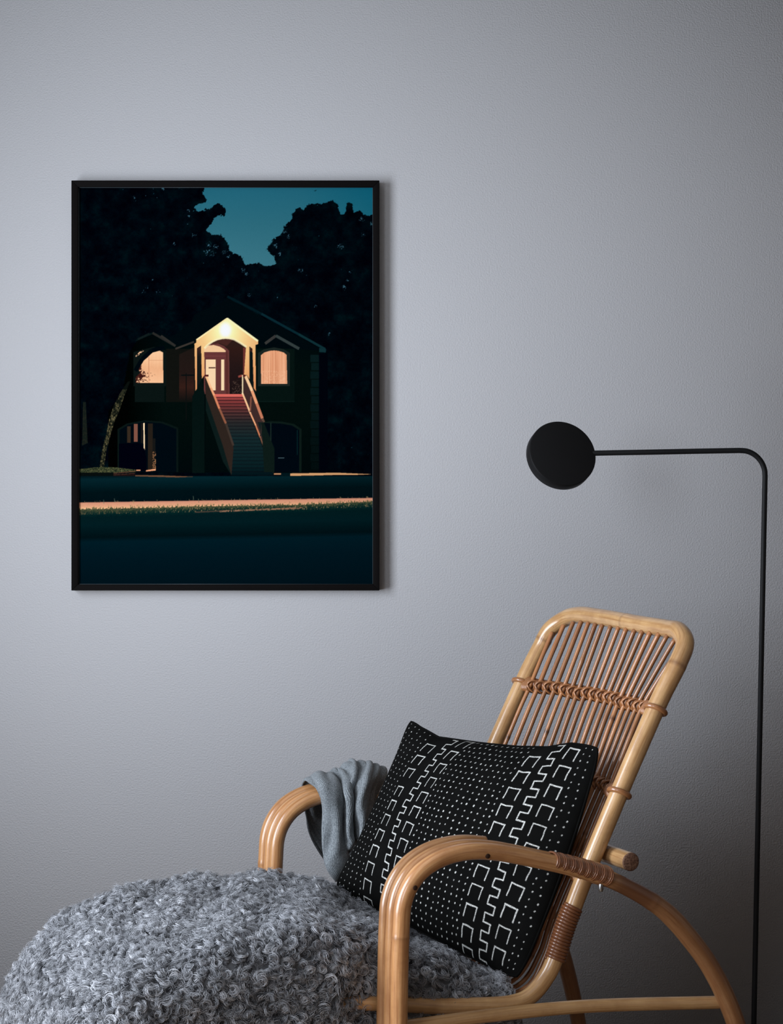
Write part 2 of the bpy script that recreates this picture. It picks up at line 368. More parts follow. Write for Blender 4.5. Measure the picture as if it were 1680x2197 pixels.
    # porch interior
    p.poly([(437, 845), (437, 748), (446, 740), (466, 728), (483, 725), (501, 728), (516, 737), (528, 746), (527, 845)], (44, 27, 23))
    p.poly([(446, 742), (466, 727), (483, 725.6), (500, 728), (486, 742), (470, 736)], (66, 36, 31))
    p.fill(p.mask([(492, 745), (520, 745), (520, 845), (492, 845)]), p.grad([(745, (46, 26, 22)), (790, (34, 22, 21)), (845, (26, 18, 18))], Y))
    p.poly([(437, 845), (437, 752), (450, 738), (468, 737), (480, 742), (491, 752), (492, 845)], (97, 52, 48))
    p.poly([(484, 752), (488, 756), (489, 845), (484, 845)], (84, 42, 38))
    p.poly([(437, 755), (437, 748), (446, 741), (458, 740), (470, 743), (479, 748), (483.6, 752), (483.6, 755)], (234, 188, 140))
    p.rect(438, 755.4, 483.6, 770, (98, 50, 48)); p.rect(438, 763, 484, 764, (120, 64, 60))
    p.rect(440.8, 771, 462, 837, (242, 202, 156)); p.rect(474.2, 771, 480.4, 837, (246, 206, 160)); p.rect(447, 787.4, 461.4, 789.8, (70, 38, 34))
    p.poly([(440, 812), (442, 804), (457, 845), (440, 845)], (60, 38, 33)); p.fill((fine > .6) & p.mask([(497, 815), (518, 815), (518, 845), (497, 845)]), (70, 52, 44))
    p.poly([(521, 745), (527, 746), (523, 804), (521, 804)], (104, 48, 42)); p.poly([(510, 806), (518, 803), (519, 808), (511, 810)], (140, 66, 54))
    # lit porch front
    g1 = [(486.5, 682), (553.3, 730.7), (553, 738), (547.3, 739.8), (548.3, 839), (543.7, 832), (541, 748), (534.6, 743), (534.6, 813.7), (529, 804), (523, 803.6), (527, 745), (516, 736.7), (501, 728), (483, 725.6), (466, 728.7),
          (452, 736), (446, 740), (437.4, 748), (438.5, 803.6), (432.4, 812.7), (430.9, 741), (422, 747), (421.8, 834), (418.7, 838), (416.7, 736.8), (420.7, 734.8), (420.7, 728.7)]
    r = np.hypot((X - 483) * 1.0, (Y - 708) * 0.8)
    glow = p.grad([(0, (238, 237, 234)), (9, (238, 236, 228)), (16, (243, 232, 165)), (28, (241, 216, 146)), (50, (236, 190, 124)), (90, (226, 156, 98)), (130, (205, 132, 84))], r)
    pm = p.mask(g1); p.fill(pm, glow)
    p.line([(421, 729), (486.5, 683)], 3.2, (248, 218, 158)); p.line([(486.5, 683), (552.5, 731.5)], 4.2, (250, 230, 172))
    arch = [(438, 747), (446, 739), (456, 732), (466, 727.6), (475, 725.4), (484, 724.8), (493, 725.6), (502, 728), (516, 736), (528, 744)]
    p.line(arch, 4.5, (246, 226, 176), .75)
    p.poly([(416, 850), (417, 742), (422, 747), (422, 850)], (196, 128, 80), .0)
    p.fill(p.mask([(422, 748), (430.6, 742), (432, 850), (422, 850)]), p.grad([(742, (70, 38, 30)), (765, (26, 24, 22)), (840, (12, 22, 21))], Y))
    p.poly([(534.8, 744), (541, 749), (543.6, 850), (534.8, 850)], (12, 20, 20)); p.poly([(534.8, 744), (541, 749), (541, 756), (534.8, 752)], (60, 34, 26))
    p.poly([(421, 836), (418, 840), (412, 850), (412, 1014), (440, 1014), (440, 850), (432, 812)], (8, 19, 17)); p.rect(438, 846, 441, 1014, (4, 11, 11))
    p.poly([(534.8, 813), (543.7, 832), (548.3, 840), (549, 862), (534.8, 862)], (11, 22, 21))
    # stairs
    st = p.mask([(456, 845), (520, 845), (586, 1021), (496, 1019), (480, 900)])
    p.fill(st, p.grad([(845, (206, 96, 84)), (849, (214, 100, 86)), (853, (150, 62, 58)), (868, (112, 50, 47)), (885, (78, 46, 43)), (905, (40, 38, 37)), (940, (20, 38, 39)), (1000, (11, 30, 32)), (1021, (5, 18, 22))], Y))
    k = 0; y = 851.0
    while y < 1018:
        p.fill(st & (Y > y) & (Y < y + 2.2), (10, 10, 14), 0.55 if y < 900 else 0.38); y += 6.6 + k * 0.06; k += 1
    p.poly([(439, 812), (443, 812), (500, 955), (500, 965), (496, 1019), (477, 954), (441, 850)], (44, 34, 28))
    p.poly([(441, 850), (477, 954), (496, 1019), (478, 990), (441, 880)], (14, 26, 24))
    p.line([(441.5, 806), (452, 832), (459, 848), (470, 876), (484, 908), (500, 955)], 4.4, [(240, 180, 130), (232, 156, 108), (206, 124, 86), (140, 84, 60), (62, 50, 42)])
    p.rect(439, 803.4, 447, 807.4, (74, 24, 22))
    # right rail of the stairs
    p.poly([(518.5, 805), (524, 805), (565, 903), (588, 965), (586, 1020), (578, 994), (557, 937), (537, 885), (519, 845)], (60, 40, 37))
    p.poly([(552, 905), (566, 905), (588, 965), (586, 1020), (578, 994)], (22, 32, 30))
    p.line([(519, 842), (528, 864), (536.5, 886)], 3.6, (246, 186, 136)); p.line([(536.5, 886), (548, 912), (557.5, 937)], 3.2, [(232, 158, 112), (196, 118, 80)]); p.line([(557.5, 937), (568, 966), (578, 994)], 2.6, [(120, 82, 62), (96, 62, 46)])
    p.line([(526, 806), (540, 838), (550, 865), (562, 897)], 6.0, [(244, 192, 142), (228, 152, 108), (190, 116, 84)]); p.line([(562, 897), (575, 930), (587, 962)], 5, [(92, 66, 52), (50, 48, 42)])
    p.line([(519.6, 804), (519.8, 846)], 2.6, (248, 214, 166)); p.rect(520.4, 804, 525.4, 808, (76, 24, 22)); p.line([(538, 850), (536, 884)], 3, (130, 80, 62)); p.line([(562, 903), (558, 936)], 3, (46, 40, 36))
    # carports
    p.poly([(252, 1012), (252, 920), (272, 908), (310, 901), (348, 904), (382, 917), (382, 1012)], (12, 21, 19)); p.poly([(256, 1012), (256, 922), (275, 911), (310, 904.5), (346, 907.5), (378, 920), (378, 1012)], (3, 11, 16))
    p.rect(272.5, 914, 280, 949, (50, 38, 28)); p.rect(287, 909, 295, 947, (122, 76, 60)); p.rect(302, 907, 305, 950, (26, 22, 20)); p.poly([(307, 907), (310, 907), (310.6, 966), (308, 966)], (248, 206, 160)); p.rect(317, 908, 327.5, 1008, (36, 29, 22))
    p.rect(328, 940, 333, 1008, (22, 22, 20)); p.fill((fine > .5) & p.mask([(327, 968), (334, 968), (334, 1008), (327, 1008)]), (140, 96, 62))
    p.poly([(255, 951), (300, 950), (310, 963), (314, 985), (313, 1008), (300, 1010), (255, 1008)], (1, 5, 13)); p.rect(292, 1007, 301, 1009.6, (214, 146, 104)); p.poly([(313, 1008), (333, 1005), (334, 1008.6), (313, 1010.8)], (226, 150, 106))
    p.poly([(566, 1012), (560, 906), (580, 903), (604, 904), (630, 909), (646, 920), (646, 1012)], (15, 26, 22)); p.poly([(588, 1012), (588, 962), (566, 907), (600, 908), (625, 912), (641, 922), (641, 1012)], (2, 10, 16))
    p.rect(579, 906, 581.4, 945, (24, 36, 32)); p.rect(596, 981, 609, 982.6, (70, 88, 92)); p.rect(636, 922, 638, 975, (8, 30, 32))
    # trunks and lawn
    bark = (value_noise(h, w, 4.5, 61, 1.8) * .45 + value_noise(h, w, 2.1, 62) * .35 + value_noise(h, w, 1.2, 63) * .2 - .50)
    tr = p.mask([(274, 818), (279, 818), (266, 850), (256, 880), (246, 902), (236, 935), (228, 965), (223, 1002), (213, 1002), (219, 965), (228, 930), (234, 900), (243, 872), (256, 845)])
    p.fill(tr, (12, 16, 13)); p.fill(tr & (bark > -.06) & (Y > 835), (42, 42, 29)); p.fill(tr & (bark > .10) & (Y > 845), (82, 76, 50)); p.fill(tr & (bark > .24) & (Y > 850), (132, 114, 78))
    tr2 = p.mask([(178, 862), (184, 862), (188, 950), (176, 955)]); p.fill(tr2, (20, 26, 22)); p.fill(tr2 & (bark > .08), (30, 32, 25))
    p.fill(p.mask([(166, 1006), (215, 1001), (250, 1002), (291, 1007), (291, 1012), (230, 1016), (166, 1020)]), p.grad([(0.25, (22, 30, 22)), (0.5, (52, 58, 36)), (0.8, (96, 92, 58))], fine))
    p.rect(166, 1013, 246, 1021, (10, 14, 13)); p.line([(243, 1015), (290, 1010)], 1.2, (96, 58, 44)); p.line([(243, 1018), (290, 1015)], 1.2, (80, 46, 36)); p.poly([(243, 1019), (290, 1017), (290, 1020), (243, 1022)], (30, 18, 16))
    gnd = p.grad([(1012, (3, 14, 18)), (1022, (7, 33, 38)), (1035, (5, 27, 31)), (1050, (2, 18, 21)), (1075, (2, 16, 20)), (1090, (6, 26, 27)), (1120, (5, 27, 30)), (1146, (2, 17, 20)), (1156, (2, 26, 33)), (1190, (1, 22, 29)), (1256, (0, 18, 24))], Y + (X - 480) * 0.02)
    p.fill(Y > 1020.5 + 0 * X, gnd)
    p.poly([(290, 1018.5), (345, 1019), (420, 1022), (380, 1023.4), (290, 1021)], (104, 70, 48)); p.rect(587, 1014.6, 602, 1017.6, (196, 138, 94)); p.poly([(602, 1014), (622, 1014), (622, 1021), (602, 1021)], (5, 22, 26))
    p.poly([(622, 1014.8), (680, 1014), (722, 1013.4), (760, 1015), (798, 1016.6), (760, 1018), (722, 1018), (660, 1019.6), (622, 1020)], (206, 150, 100))
    lb = Y - (1077 - (X - 167) * 0.0158)          # the lit strip of pavement and the grass at its edge
    thick = np.interp(X, [167, 480, 640, 800], [15.5, 13, 13, 8.5]); gr = value_noise(h, w, 2.2, 71, 3) * .6 + value_noise(h, w, 4.5, 72, 1.5) * .4
    p.fill((lb > 0) & (lb < thick), p.grad([(0, (150, 98, 80)), (2, (204, 138, 108)), (8, (214, 150, 114)), (14, (228, 172, 124))], lb))
    e = lb - thick + (gr - .5) * 15
    p.fill((e > -2) & (lb < thick + 16) & (lb > 3), p.grad([(-2, (96, 92, 58)), (3, (30, 48, 36)), (9, (8, 34, 32)), (18, (5, 26, 28))], e))
    p.fill((gr > .68) & (lb > 6) & (lb < thick + 11), (176, 140, 92), .6); p.fill((gr > .74) & (lb > -3) & (lb < 5), (170, 140, 92), .5)
    p.line([(418, 1098), (480, 1095)], 2.5, (66, 56, 46)); sm = p.mask([(470, 1094.6), (620, 1088), (650, 1087), (640, 1091), (560, 1094), (470, 1098)]); p.fill(sm & (gr > .36), (134, 98, 74))
    p.fill(p.mask([(170, 1094), (300, 1088), (300, 1099), (170, 1104)]) & (gr > .56), (70, 66, 46), .7)
    sp = [(222, 1071), (245, 1068), (414, 1063), (425, 1069)]
    for sx_, sy_ in sp: p.line([(sx_, sy_), (sx_ + 1, sy_ + 9)], 1, (96, 108, 88), .7)
    p.poly([(672, 410), (676, 408.6), (679, 408), (676, 410.4)], (6, 20, 26))
    img = p.img.reshape(h // S, S, w // S, S, 3).mean((1, 3))
    img += (np.random.default_rng(5).random(img.shape[:2])[..., None] - .5) * 3.0
    return np.clip(img, 0, 255)

DF = CAM_D - 0.026                    # depth of the frame's front face
pf = empty('picture_frame', at(484, 1267, CAM_D - 0.012))
tag(pf, 'thin black frame holding a night photograph of a lit house, hanging on grey wall', 'picture')
TLo, BRo = at(153, 387, DF), at(814, 1267, DF); TLi, BRi = at(167.5, 401, DF), at(800.5, 1254, DF)
fy0, fy1 = -0.026, -0.001
def bar(P4):   # mitred bar between outer and inner edges
    V = [(x, y, z) for y in (fy0, fy1) for x, z in P4]
    Q = [(0, 1, 2, 3), (7, 6, 5, 4)] + [(i, 4 + i, 4 + (i + 1) % 4, (i + 1) % 4) for i in range(4)]
    return V, Q
xo0, zo1, xo1, zo0 = TLo[0], TLo[2], BRo[0], BRo[2]; xi0, zi1, xi1, zi0 = TLi[0], TLi[2], BRi[0], BRi[2]
for P4 in ([(xo0, zo1), (xo1, zo1), (xi1, zi1), (xi0, zi1)], [(xo0, zo0), (xi0, zi0), (xi1, zi0), (xo1, zo0)],
           [(xo0, zo1), (xi0, zi1), (xi0, zi0), (xo0, zo0)], [(xo1, zo1), (xo1, zo0), (xi1, zi0), (xi1, zi1)]):
    Vb, Qb = bar(P4); MB().add(Vb, [q[::-1] for q in Qb]).build('frame_bar', m_blackwood, pf, smooth=False, bevel=0.0007)
lip = MB()
for lo, hi in (((xi0, zi0), (xi0 + .0011, zi1)), ((xi1 - .0011, zi0), (xi1, zi1)), ((xi0, zi0), (xi1, zi0 + .0008)), ((xi0, zi1 - .0006), (xi1, zi1))):
    lip.box((lo[0], -0.0215, lo[1]), (hi[0], -0.019, hi[1]))
lip.build('inner_lip', m_lip, pf, smooth=False)
pr_img = paint_print(167, 401, 801, 1254)
ph, pw = pr_img.shape[:2]
gx = np.linspace(xi0 - 0.001, xi1 + 0.001, pw); gz = np.linspace(zi1 + 0.001, zi0 - 0.001, ph)
GX, GZ = np.meshgrid(gx, gz); V = np.stack([GX, np.full_like(GX, -0.0195), GZ], -1).reshape(-1, 3)
me = np_mesh('night_house_print', V, grid_quads(pw, ph)[:, ::-1])
c = pr_img.reshape(-1, 3) / 255.0; c = np.where(c <= 0.04045, c / 12.92, ((c + 0.055) / 1.055) ** 2.4)
PRINT_GAIN = 1.10
set_color(me, 'ink', np.clip(c * PRINT_GAIN - 0.0012, 0.0002, 0.95))
mp = Mat('printed_photograph', 0.85, 0.0); mp.color(mp.attr('ink', 'Color'))
po = link('photo_print', me, mp.m, pf); po['label'] = 'night photograph of a house with lit porch, stairs and windows under dark trees'
MB().box((xo0 + .004, -0.018, zo0 + .004), (xo1 - .004, -0.002, zo1 - .004)).build('backing_board', m_blackwood, pf, smooth=False)

# ------------------------------------------------------------ the chair's own frame: forward (f), across (a), up (z)
CH_C = np.array([-0.0985, -0.751]); CH_A = np.array([0.36476, -0.93110]); CH_F = np.array([-0.93110, -0.36476])
HALF = 0.2846
def W(f, a, z): return np.array([*(CH_C + CH_F * f + CH_A * a), z])
def WW(L): return np.array([W(*p) for p in L])

# ------------------------------------------------------------ floor lamp
DL = 3.25
lamp = empty('floor_lamp', (at(1611, 1098, DL)[0], -CAM_D + DL, 0.0))
tag(lamp, 'slim black floor lamp with round disc head, standing behind the rattan chair', 'floor lamp')
hc = at(1208, 972, DL - 0.01)
nrm = np.array([0.24, -0.90, 0.36]); nrm /= np.linalg.norm(nrm)
e1 = np.cross(nrm, [0, 0, 1]); e1 /= np.linalg.norm(e1); e2 = np.cross(e1, nrm)
prof = [(0.0, 0.0), (0.0575, 0.0), (0.0598, -0.0006), (0.0606, -0.002), (0.0606, -0.0205), (0.0598, -0.022), (0.0575, -0.0227), (0.0, -0.0227)]
th = np.arange(72) * 2 * pi / 72
hv = np.array([hc + nrm * zz + (e1 * np.cos(t) + e2 * np.sin(t)) * max(r, 1e-4) for r, zz in prof for t in th])
head = MB().add(hv, grid_quads(72, len(prof), True)[:, ::-1]).build('lamp_head', m_black, lamp, smooth=False)
head.data.shade_smooth(); head.modifiers.new('split', 'EDGE_SPLIT').split_angle = math.radians(40)
back = hc - nrm * 0.030
pts = [at(1225, 973.5, DL + .012), at(1290, 972, DL + .008), at(1400, 970, DL), at(1500, 968, DL), at(1585, 966.5, DL)]
arc = []
for k in range(1, 9):
    t = k / 9 * pi / 2; arc.append(at(1590 + 51.5 * math.sin(t), 966.5 + 53 * (1 - math.cos(t)), DL))
lower = [at(1641.5 - 0.0205 * (y - 1020), y, DL) for y in (1022, 1200, 1500, 1800, 2100, 2426)]
MB().tube(catmull(np.array(pts[:-1]), 30).tolist() + catmull(np.array([pts[-1]] + arc + [lower[0]]), 40).tolist() + lower[1:], 0.0047, 16).build('lamp_stem', m_black, lamp)
MB().tube([back + nrm * 0.012, back - nrm * 0.004, back - nrm * 0.012], [0.012, 0.012, 0.009], 20).build('swivel_joint', m_black, lamp)
bx, by = lower[-1][0], lower[-1][1]
MB().tube([(bx, by, 0.0005), (bx, by, 0.004), (bx, by, 0.014)], [0.12, 0.12, 0.117], 48).build('lamp_base', m_black, lamp)

# ------------------------------------------------------------ rattan chair
chair = empty('rattan_chair', tuple(W(0, 0, 0)))
tag(chair, 'honey coloured rattan armchair with reclined cane back and triple cane arms', 'chair')
BH = 0.235      # half width of the back
def rail_f(z):  # where the back's side rails stand at height z
    return np.interp(z, [0.38, 0.469, 0.596, 0.743, 0.865, 0.93], [-0.262, -0.293, -0.352, -0.424, -0.488, -0.522])
def bow(z): return np.interp(z, [0.40, 0.53, 0.66, 0.78, 0.86, 0.90], [0.028, 0.036, 0.034, 0.024, 0.010, 0.0])
ZT = 0.897
seat_path = [(-0.225, 0.362), (-0.12, 0.362), (0.02, 0.380), (0.17, 0.392), (0.30, 0.378), (0.375, 0.335), (0.40, 0.275)]
side = lambda s: [(rail_f(z), s * BH, z) for z in (0.80, 0.72, 0.62, 0.52, 0.44)] + [(-0.262, s * BH, 0.395)] + [(f, s * BH, z) for f, z in seat_path[0:]]
top = [(rail_f(0.85), -BH, 0.845), (rail_f(0.875), -BH + .008, 0.873), (-0.511, -BH + .034, 0.894), (-0.516, -BH + .075, 0.902), (-0.5165, -0.08, 0.902), (-0.516, 0.05, 0.898), (-0.5145, BH - .085, 0.896), (-0.511, BH - .045, 0.8945), (-0.502, BH - .012, 0.878), (rail_f(0.85), BH + .002, 0.847)]
path = side(-1)[::-1] + top + side(1)
MB().tube(WW(path), [0.010, 0.0105, 0.0115, 0.012, 0.0125, 0.013, 0.0138, 0.0145, 0.0145, 0.0145, 0.0142, 0.0138, 0.013, 0.012, 0.0112, 0.0105, 0.010], 20, n=560,
          joints=(0.335, 0.413, 0.505, 0.590)).build('back_frame', m_frame_cane, chair)
# front rail that closes the seat
MB().tube(WW([(0.40, -BH, 0.275), (0.403, 0, 0.272), (0.40, BH, 0.275)]), 0.010, 14, n=24).build('front_rail', m_frame_cane, chair)

NS = 17
def top_edge(u):   # underside of the top rail at fraction u across
    a = -BH + 0.012 + u * (2 * BH - 0.020)
    z = np.interp(u, [0, 0.05, 0.12, 0.2, 0.85, 0.93, 0.97, 1.0], [0.862, 0.878, 0.889, 0.8925, 0.888, 0.884, 0.876, 0.855])
    f = np.interp(z, [0.85, 0.905], [rail_f(0.85), -0.514])
    return a, z, f
sp_pts = {}
for k in range(NS):
    u = (k + 0.35) / (NS - 0.45)
    at_, zt, ft = top_edge(u)
    ab = -BH + 0.022 + u * (2 * BH - 0.062)
    P = []; jx = rng.normal() * 0.0012
    for z in (zt, 0.86, 0.82, 0.78, 0.74, 0.70, 0.657, 0.61, 0.57, 0.532, 0.49, 0.45, 0.41):
        if z > zt - 0.012 and z != zt: continue
        t = min(1, max(0, (z - 0.78) / (zt - 0.78 + 1e-6))); a = ab * (1 - t) + at_ * t
        q = (a / BH)
        f = (rail_f(z) - bow(z) * (1 - q * q)) + 0.004 if t <= 0 else (rail_f(0.78) - bow(0.78) * (1 - q * q) + 0.004) * (1 - t) + ft * t
        P.append((f, a + jx * math.sin(z * 9 + k), z))
    q = ab / BH
    P += [(-0.248, ab, 0.368 - 0.006 * (1 - q * q))] + [(f, ab, z - 0.004) for f, z in seat_path[1:]]
    sp_pts[k] = P
    js = tuple(rng.uniform(0.03, 0.6, rng.integers(1, 3)))
    s_ = MB().tube(WW(P), rng.uniform(0.0036, 0.0043), 10, n=190, joints=js, jr=0.0005).build('spindle', m_spindle, chair)

def cross_bar(z, name='cross_bar', zr=None):
    P = []
    for u in np.linspace(-1, 1, 15):
        a = u * (BH - 0.002); P.append((rail_f(z) - bow(z) * (1 - u * u) - 0.0085, a, z))
    b = MB(); b.tube(WW(P), 0.0080, 12, n=80)
    # cane wound along the bar
    Pc = catmull(WW(P), 900); T = np.gradient(Pc, axis=0); T /= np.linalg.norm(T, axis=1)[:, None]
    N = np.cross(T, [0, 0, 1.0]); N /= np.linalg.norm(N, axis=1)[:, None]; B = np.cross(T, N)
    ph_ = np.linspace(0, 2 * pi * 88, 900)
    bo = b.build(name, m_wrap, chair)
    b2 = MB(); b2.tube(Pc + 0.0086 * (np.cos(ph_)[:, None] * N + np.sin(ph_)[:, None] * B), 0.0021, 5, cap=False)
    b2.build('cane_winding', m_wrap, bo)
    # the cane ring where the bar holds each rail
    for s in (-1, 1):
        Rr = 0.0158 if z > .6 else 0.0150; c0 = W(rail_f(z), s * BH, z)
        ax = W(rail_f(z + .02), s * BH, z + .02) - W(rail_f(z - .02), s * BH, z - .02); ax /= np.linalg.norm(ax)
        tilt = np.array([*CH_A, 0]) * -0.16 * 1; ax = ax + tilt; ax /= np.linalg.norm(ax)
        n1 = np.cross(ax, [*CH_A, 0]); n1 /= np.linalg.norm(n1); n2 = np.cross(ax, n1)
        tt = np.linspace(0, 2 * pi, 26, endpoint=False)
        ring = c0 + Rr * (np.cos(tt)[:, None] * n1 + np.sin(tt)[:, None] * n2)
        MB().tube(ring, 0.0042, 10, closed=True).build('binding_ring', m_spindle, chair)
        inner = c0 + np.array([*CH_A, 0]) * (-s * 0.021) + np.array([*CH_F, 0]) * -0.004
        bb = MB()
        for j in range(5):
            cj = inner + np.array([*CH_A, 0]) * (-s) * (j * 0.0036 - 0.004)
            vv = ax
            rr = 0.0112 - 0.0004 * j
            bb.tube(cj + rr * (np.cos(tt)[:, None] * (vv * 1.15) + np.sin(tt)[:, None] * np.array([*CH_F, 0])), 0.0020, 6, closed=True)
        bb.build('end_binding', m_spindle, chair)
    return P
def lash(k, z):
    P = catmull(WW(sp_pts[k]), 300); i = int(np.argmin(np.abs(P[:200, 2] - z))); c0 = P[i]; T = P[i - 3] - P[i + 3]; T /= np.linalg.norm(T)
    A3 = np.array([*CH_A, 0.0]); Nf = np.cross(A3, T); Nf /= np.linalg.norm(Nf)
    if Nf @ np.array([*CH_F, 0]) < 0: Nf = -Nf
    c1 = c0 - Nf * 0.0062
    m = MB(); tt = np.linspace(0, 2 * pi, 22, endpoint=False)
    for sg, off in ((1, -0.0016), (1, 0.0030), (-1, 0.0005)):
        dirv = T * math.cos(0.50) + A3 * math.sin(0.50) * sg
        # an ellipse that crosses the spindle in front diagonally and the bar behind
        e = c1 + A3 * off * 0.6 + T * off * 0.4 + 0.0105 * np.cos(tt)[:, None] * dirv + 0.0128 * np.sin(tt)[:, None] * Nf
        m.tube(e, 0.0018, 6, closed=True)
    m.build('lashing', m_spindle, chair)
for z in (0.780, 0.657, 0.534):
    cross_bar(z)
    for k in range(NS): lash(k, z)

# --- arms: three canes side by side on each side
arm_line = [(0.004, 0.0), (0.004, 0.15), (0.003, 0.32), (0.001, 0.43), (-0.001, 0.496), (-0.004, 0.530), (-0.0125, 0.553), (-0.030, 0.575), (-0.056, 0.5905), (-0.085, 0.5985), (-0.115, 0.6005), (-0.150, 0.5965),
            (-0.186, 0.5885), (-0.225, 0.5785), (-0.270, 0.566), (-0.333, 0.5440), (-0.375, 0.5235), (-0.413, 0.500), (-0.440, 0.477), (-0.463, 0.452), (-0.50, 0.405), (-0.54, 0.33), (-0.575, 0.22), (-0.60, 0.10), (-0.612, 0.002)]
RC = 0.0110
def frac(f0):      # how far along the arm line its rear part reaches f0
    P = np.array(arm_line); L = np.concatenate([[0], np.cumsum(np.linalg.norm(np.diff(P, axis=0), axis=1))])
    return float(np.interp(-f0, -P[10:, 0], L[10:]) / L[-1])
def grow_line(L, g):
    P = np.array(L); T = np.gradient(P, axis=0); T /= np.linalg.norm(T, axis=1)[:, None]
    return [(p[0] + t[1] * g, p[1] - t[0] * g) for p, t in zip(P, T)]
for s in (-1, 1):
    aout = s * HALF
    arm = None
    for j, off in ((2, 0.0140), (1, -0.0085), (0, -0.0290)):
        a = aout + (off if s > 0 else off - 0.001)          # canes lie next to each other across the arm
        outer = (j == 2) if s > 0 else (j == 0)
        grow = {2: -0.0022, 1: 0.0008, 0: 0.0038}[j]; arm_j = grow_line(arm_line, grow)
        if outer:
            pts_, rad = arm_j, [RC * (1.12 if s > 0 else 1.0)] * 14 + [0.0122, 0.0132, 0.0145, 0.0145, 0.0145, 0.0145, 0.0145, 0.014, 0.0135, 0.013, 0.0125]
            m_ = MB().tube(WW([(f, a, z) for f, z in pts_]), rad, 18, n=420, joints=(0.315, frac(-0.402)) if s > 0 else (0.31, 0.80), stain=(frac(-0.333), frac(-0.404), 0.90))
            arm = m_.build('arm_cane', m_arm_cane, chair)
        else:
            cut = 12 if (j == 0 and s > 0) or j == 2 else 17
            pts_ = [(f, a, z) for f, z in arm_j[:cut]]
            MB().tube(WW(pts_), RC * (1.12 if j == 2 else 0.95), 16, n=300, joints=(0.30,)).build('arm_cane', m_arm_cane, chair)
    # the binding that ties the arm to the back rail
    ao = aout + (0.0042 if s > 0 else -0.0172)
    seg_ = WW([(f, ao, z) for f, z in arm_line[12:18]]); Pc = catmull(seg_, 1400)
    L = np.concatenate([[0], np.cumsum(np.linalg.norm(np.diff(Pc, axis=0), axis=1))]); sel = (L > 0.056) & (L < 0.150); Pc = Pc[sel]; L = L[sel]
    T = np.gradient(Pc, axis=0); T /= np.linalg.norm(T, axis=1)[:, None]; A3 = np.array([*CH_A, 0.0]); B = np.cross(T, A3[None]); B /= np.linalg.norm(B, axis=1)[:, None]
    turns = 33; ph_ = np.linspace(0, 2 * pi * turns, len(Pc)); rr = (np.linspace(0.0122, 0.0142, len(Pc)) + 0.0004 * np.sin(np.linspace(0, 47, len(Pc))))[:, None]
    wide = 1.0 + 0.011 / 0.0135
    Wd = MB().tube(Pc + rr * (np.cos(ph_)[:, None] * B + (np.sin(ph_)[:, None] * 1.0 + 0.0) * A3 * wide), 0.0018, 6, cap=True)
    Wd.build('arm_binding', m_wrap, chair)
    # bindings on the rail just above the seat
    z0, z1 = 0.415, 0.492
    Pr = catmull(WW([(rail_f(z), s * BH, z) for z in np.linspace(z1, z0, 6)]), 700); T = np.gradient(Pr, axis=0); T /= np.linalg.norm(T, axis=1)[:, None]
    B = np.cross(T, A3[None]); B /= np.linalg.norm(B, axis=1)[:, None]; ph_ = np.linspace(0, 2 * pi * 17, 700)
    MB().tube(Pr + 0.0135 * (np.cos(ph_)[:, None] * B + np.sin(ph_)[:, None] * A3), 0.0027, 8).build('rail_binding', m_wrap, chair)
    # stretcher from arm post to back rail under the seat
    MB().tube(WW([(0.004, s * (HALF - .014), 0.35), (-0.15, s * (HALF - .02), 0.352), (-0.30, s * (HALF - .016), 0.352), (-0.535, s * HALF, 0.34)]), 0.010, 12, n=40).build('side_stretcher', m_frame_cane, chair)
MB().tube(WW([(0.004, -HALF - .02, 0.34), (0.006, 0, 0.34), (0.004, HALF + .01, 0.34)]), 0.0105, 14, n=24).build('seat_support', m_frame_cane, chair)
# round pole across the back, its sawn end towards the viewer
pole_f, pole_z = -0.372, 0.5635
po_ = MB().tube(WW([(pole_f, -0.31, pole_z), (pole_f, 0, pole_z), (pole_f, 0.288, pole_z)]), 0.0138, 24, n=30, cap=False).build('back_pole', m_frame_cane, chair)
for s, a in ((1, 0.288), (-1, -0.31)):
    MB().tube(WW([(pole_f, a - s * .001, pole_z), (pole_f, a + s * 0.0006, pole_z)]), 0.01375, 24).build('sawn_end', m_pole_end, po_)
# bolt below the arm and dark screw recesses on the near arm
MB().tube(WW([(-0.316, 0.302, 0.545), (-0.3155, 0.302, 0.530), (-0.315, 0.302, 0.527)]), [0.0036, 0.0036, 0.003], 12).build('bolt', m_steel, chair)
for px, py in ((1047, 1837), (891, 1905)):
    # on the side of the nearest cane
    d = np.array([(px - 840) / FPX, 1.0, -(py - 1098.5) / FPX]); c0 = np.array([0, -CAM_D, CAM_H]); n3 = np.array([*CH_A, 0.0])
    p0 = W(0, HALF + 0.0140 + RC * 1.11, 0); t = ((p0 - c0) @ n3) / (d @ n3); q = c0 + d * t
    MB().tube([q - n3 * 0.003, q, q + n3 * 0.0004], [0.0034, 0.0036, 0.0034], 14).build('screw_head', m_hole, chair)

